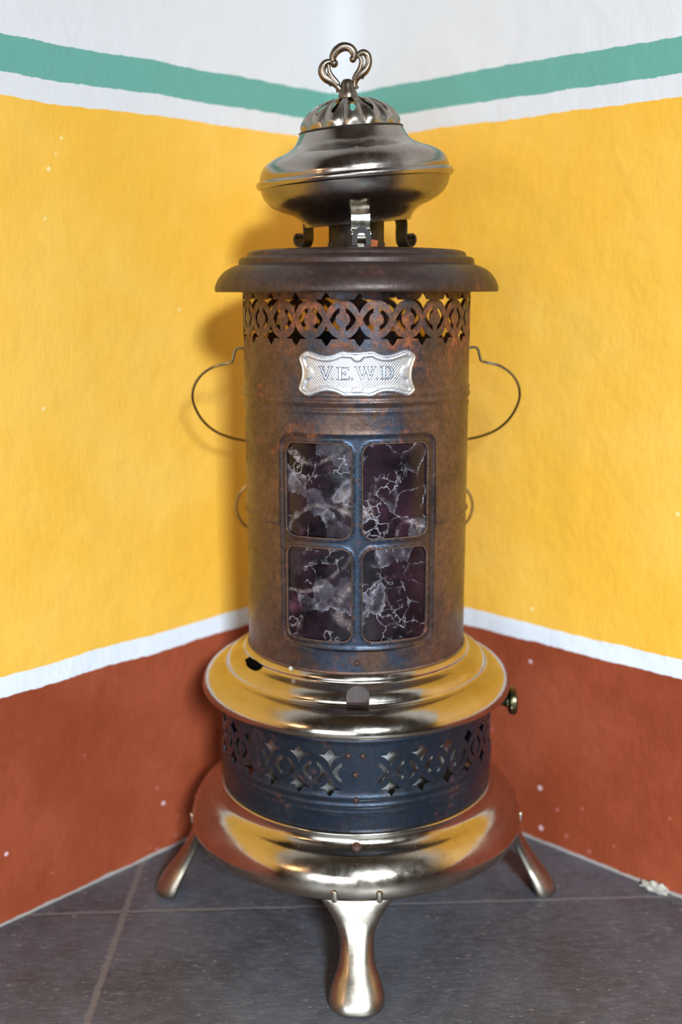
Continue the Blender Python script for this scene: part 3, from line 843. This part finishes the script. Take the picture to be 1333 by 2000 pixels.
for i in range(NF):
    c = phi0 + 2*pi*(i+0)/NF - pi + (pi/NF if NF % 2 else 0)
    c = (c + pi) % (2*pi) - pi
    if abs(abs(c)-pi) < .09: continue
    h = []
    for q in range(20):
        a = 2*pi*q/20; yy = .53+.28*sin(a)
        r_, _ = dome_at(yy); wid = (27 - 12*((yy-.25)/.56))/r_
        h.append((c + wid*cos(a), yy))
    holes.append(h)
outer = [(-pi+2*pi*i/180, 0) for i in range(181)] + [(pi-2*pi*i/180, 1.0) for i in range(181)]
gp = [(-pi+2*pi*(i+.5*(j % 2))/180, j/36) for j in range(1, 36) for i in range(1, 180)]
bm = bmesh.new(); sheet(bm, outer, holes, gp, domefn, .0010)
bmesh.ops.remove_doubles(bm, verts=bm.verts, dist=1e-6)
dome = link('pierced_dome', bm, M_dome, cowl, sharp=60)
bm = bmesh.new(); lathe(bm, [(K*298, KZ*286), (K*314, KZ*286), (K*317, KZ*292), (K*314, KZ*299), (K*300, KZ*301)], 96, closed=True); link('dome_seat', bm, M_dark, cowl)

# finial: points from the front, X right, Y down in a local drawing, mapped to the cowl frame
def fp(X, Y, dy=0.0):
    dx = X/8.33 - 93.2; dv = Y/8.33 - 277.7; q = 1/2100; qz = 1/2190
    return Vector(((dx*.9973 - dv*.0732)*q, dy, -(dx*.0732 + dv*.9973)*qz))
F0 = fp(675, 950)
def fq(X, Y, dy=0.0):
    p = fp(X, Y, dy); p.z -= .0012; return p
S = 1/(8.33*2085)
def arm(name, pts, groove=False, squash=.85):
    sp = spline(pts, 6)
    bm = bmesh.new(); tube(bm, [fq(p[0], p[1], (p[3] if len(p) > 3 else 0)*S) for p in sp], [max(p[2], 4)*S for p in sp], 14, squash)
    return bm
def addsp(bm, pts, dy=0.0, squash=.85):
    sp = spline(pts, 6); tube(bm, [fq(p[0], p[1], dy*S) for p in sp], [max(p[2], 4)*S for p in sp], 14, squash)
bm = bmesh.new()
axis = fq(672, 950)
lathe(bm, [(0, -.006), (155*S, -.006), (158*S, 0), (150*S, 30*S), (142*S, 60*S), (124*S, 95*S), (112*S, 140*S), (100*S, 190*S), (85*S, 225*S), (60*S, 250*S), (0, 256*S)], 40)
bmesh.ops.transform(bm, matrix=Matrix.Translation((axis.x, 0, axis.z)), verts=bm.verts)
addsp(bm, [(455, 440, 58), (428, 385, 56), (440, 315, 62), (490, 240, 70), (565, 192, 72), (640, 180, 68), (715, 205, 66), (765, 265, 64), (778, 325, 58), (752, 375, 52)])
ball(bm, fq(450, 437), 66*S, .95); ball(bm, fq(752, 375), 56*S, .95)
addsp(bm, [(400, 415, 40), (340, 420, 52), (285, 460, 60), (252, 530, 62), (262, 605, 64), (320, 675, 66), (400, 720, 58), (470, 770, 50), (530, 830, 48), (590, 900, 52)])
addsp(bm, [(335, 425, 30), (362, 490, 30), (372, 560, 34), (412, 640, 40), (470, 710, 42), (520, 770, 40)])
addsp(bm, [(372, 730, 40), (385, 770, 26), (390, 802, 8)]); addsp(bm, [(520, 800, 40), (500, 860, 26), (490, 895, 10)])
addsp(bm, [(835, 345, 34), (862, 290, 44), (925, 272, 50), (985, 315, 56), (1008, 390, 54), (1000, 470, 54), (955, 550, 62), (890, 605, 66), (830, 655, 56), (790, 720, 48), (775, 790, 44), (740, 860, 50)])
addsp(bm, [(850, 330, 30), (885, 390, 34), (880, 470, 38), (850, 550, 40), (800, 620, 38), (765, 690, 36)])
addsp(bm, [(880, 620, 46), (908, 660, 24), (915, 690, 8)]); addsp(bm, [(785, 780, 36), (815, 815, 30), (838, 812, 16)])
# raised acanthus ribs on the arms
for dy in (-46,):
    addsp(bm, [(300, 470, 12), (285, 560, 14), (330, 640, 14), (420, 715, 12), (500, 790, 10)], dy)
    addsp(bm, [(345, 500, 8), (350, 600, 10), (420, 680, 10), (500, 760, 8)], dy+6)
    addsp(bm, [(970, 330, 12), (975, 450, 14), (920, 550, 14), (850, 620, 12), (790, 710, 10)], dy)
    addsp(bm, [(900, 380, 8), (910, 480, 10), (860, 570, 10), (800, 660, 8)], dy+6)
    addsp(bm, [(470, 330, 10), (530, 240, 14), (620, 200, 14), (700, 240, 12), (740, 310, 8)], dy-8)
    addsp(bm, [(440, 300, 6), (510, 215, 9), (600, 165, 10), (700, 175, 8)], dy+10)
link('finial_handle', bm, M_fin, cowl, sharp=60)

# ---- bail handle of wire, swings round behind the drum
hl = [(-.1045, -.002, .5754), (-.1090, -.002, .5754), (-.1149, 0, .5757), (-.1178, .001, .5735), (-.1195, .002, .5680), (-.1212, .003, .5628), (-.1250, .005, .5612), (-.1400, .008, .5574), (-.1530, .013, .5488),
      (-.1615, .020, .5364), (-.1640, .030, .5214), (-.1580, .042, .5030), (-.1470, .055, .4890), (-.1330, .070, .4800), (-.1150, .084, .4740), (-.0900, .098, .4700), (-.0600, .112, .4680), (-.0300, .119, .4670), (0, .1215, .4667)]
hr = [(-x+.0006, y, z+.0006) for x, y, z in hl[::-1]][1:]
bm = bmesh.new(); sp = spline(hl+hr, 8)
tube(bm, sp, .00135, 10)
link('bail_handle', bm, M_wire, ROOT)
# second wire loop low behind the drum
bm = bmesh.new()
yb = .125; pts = []
for i in range(61):
    a = 2*pi*i/60
    cx_ = .098*(1 if cos(a) > 0 else -1) * min(1, abs(cos(a))*3)
    pts.append((cx_ + .034*cos(a), yb, .394 + .031*sin(a)))
tube(bm, pts, .0014, 8, cap=False)
for x in (-.05, .05): tube(bm, [(x, .106, .424), (x, yb, .4249)], .002, 8)
o = link('rear_wire_loop', bm, M_wire, ROOT)
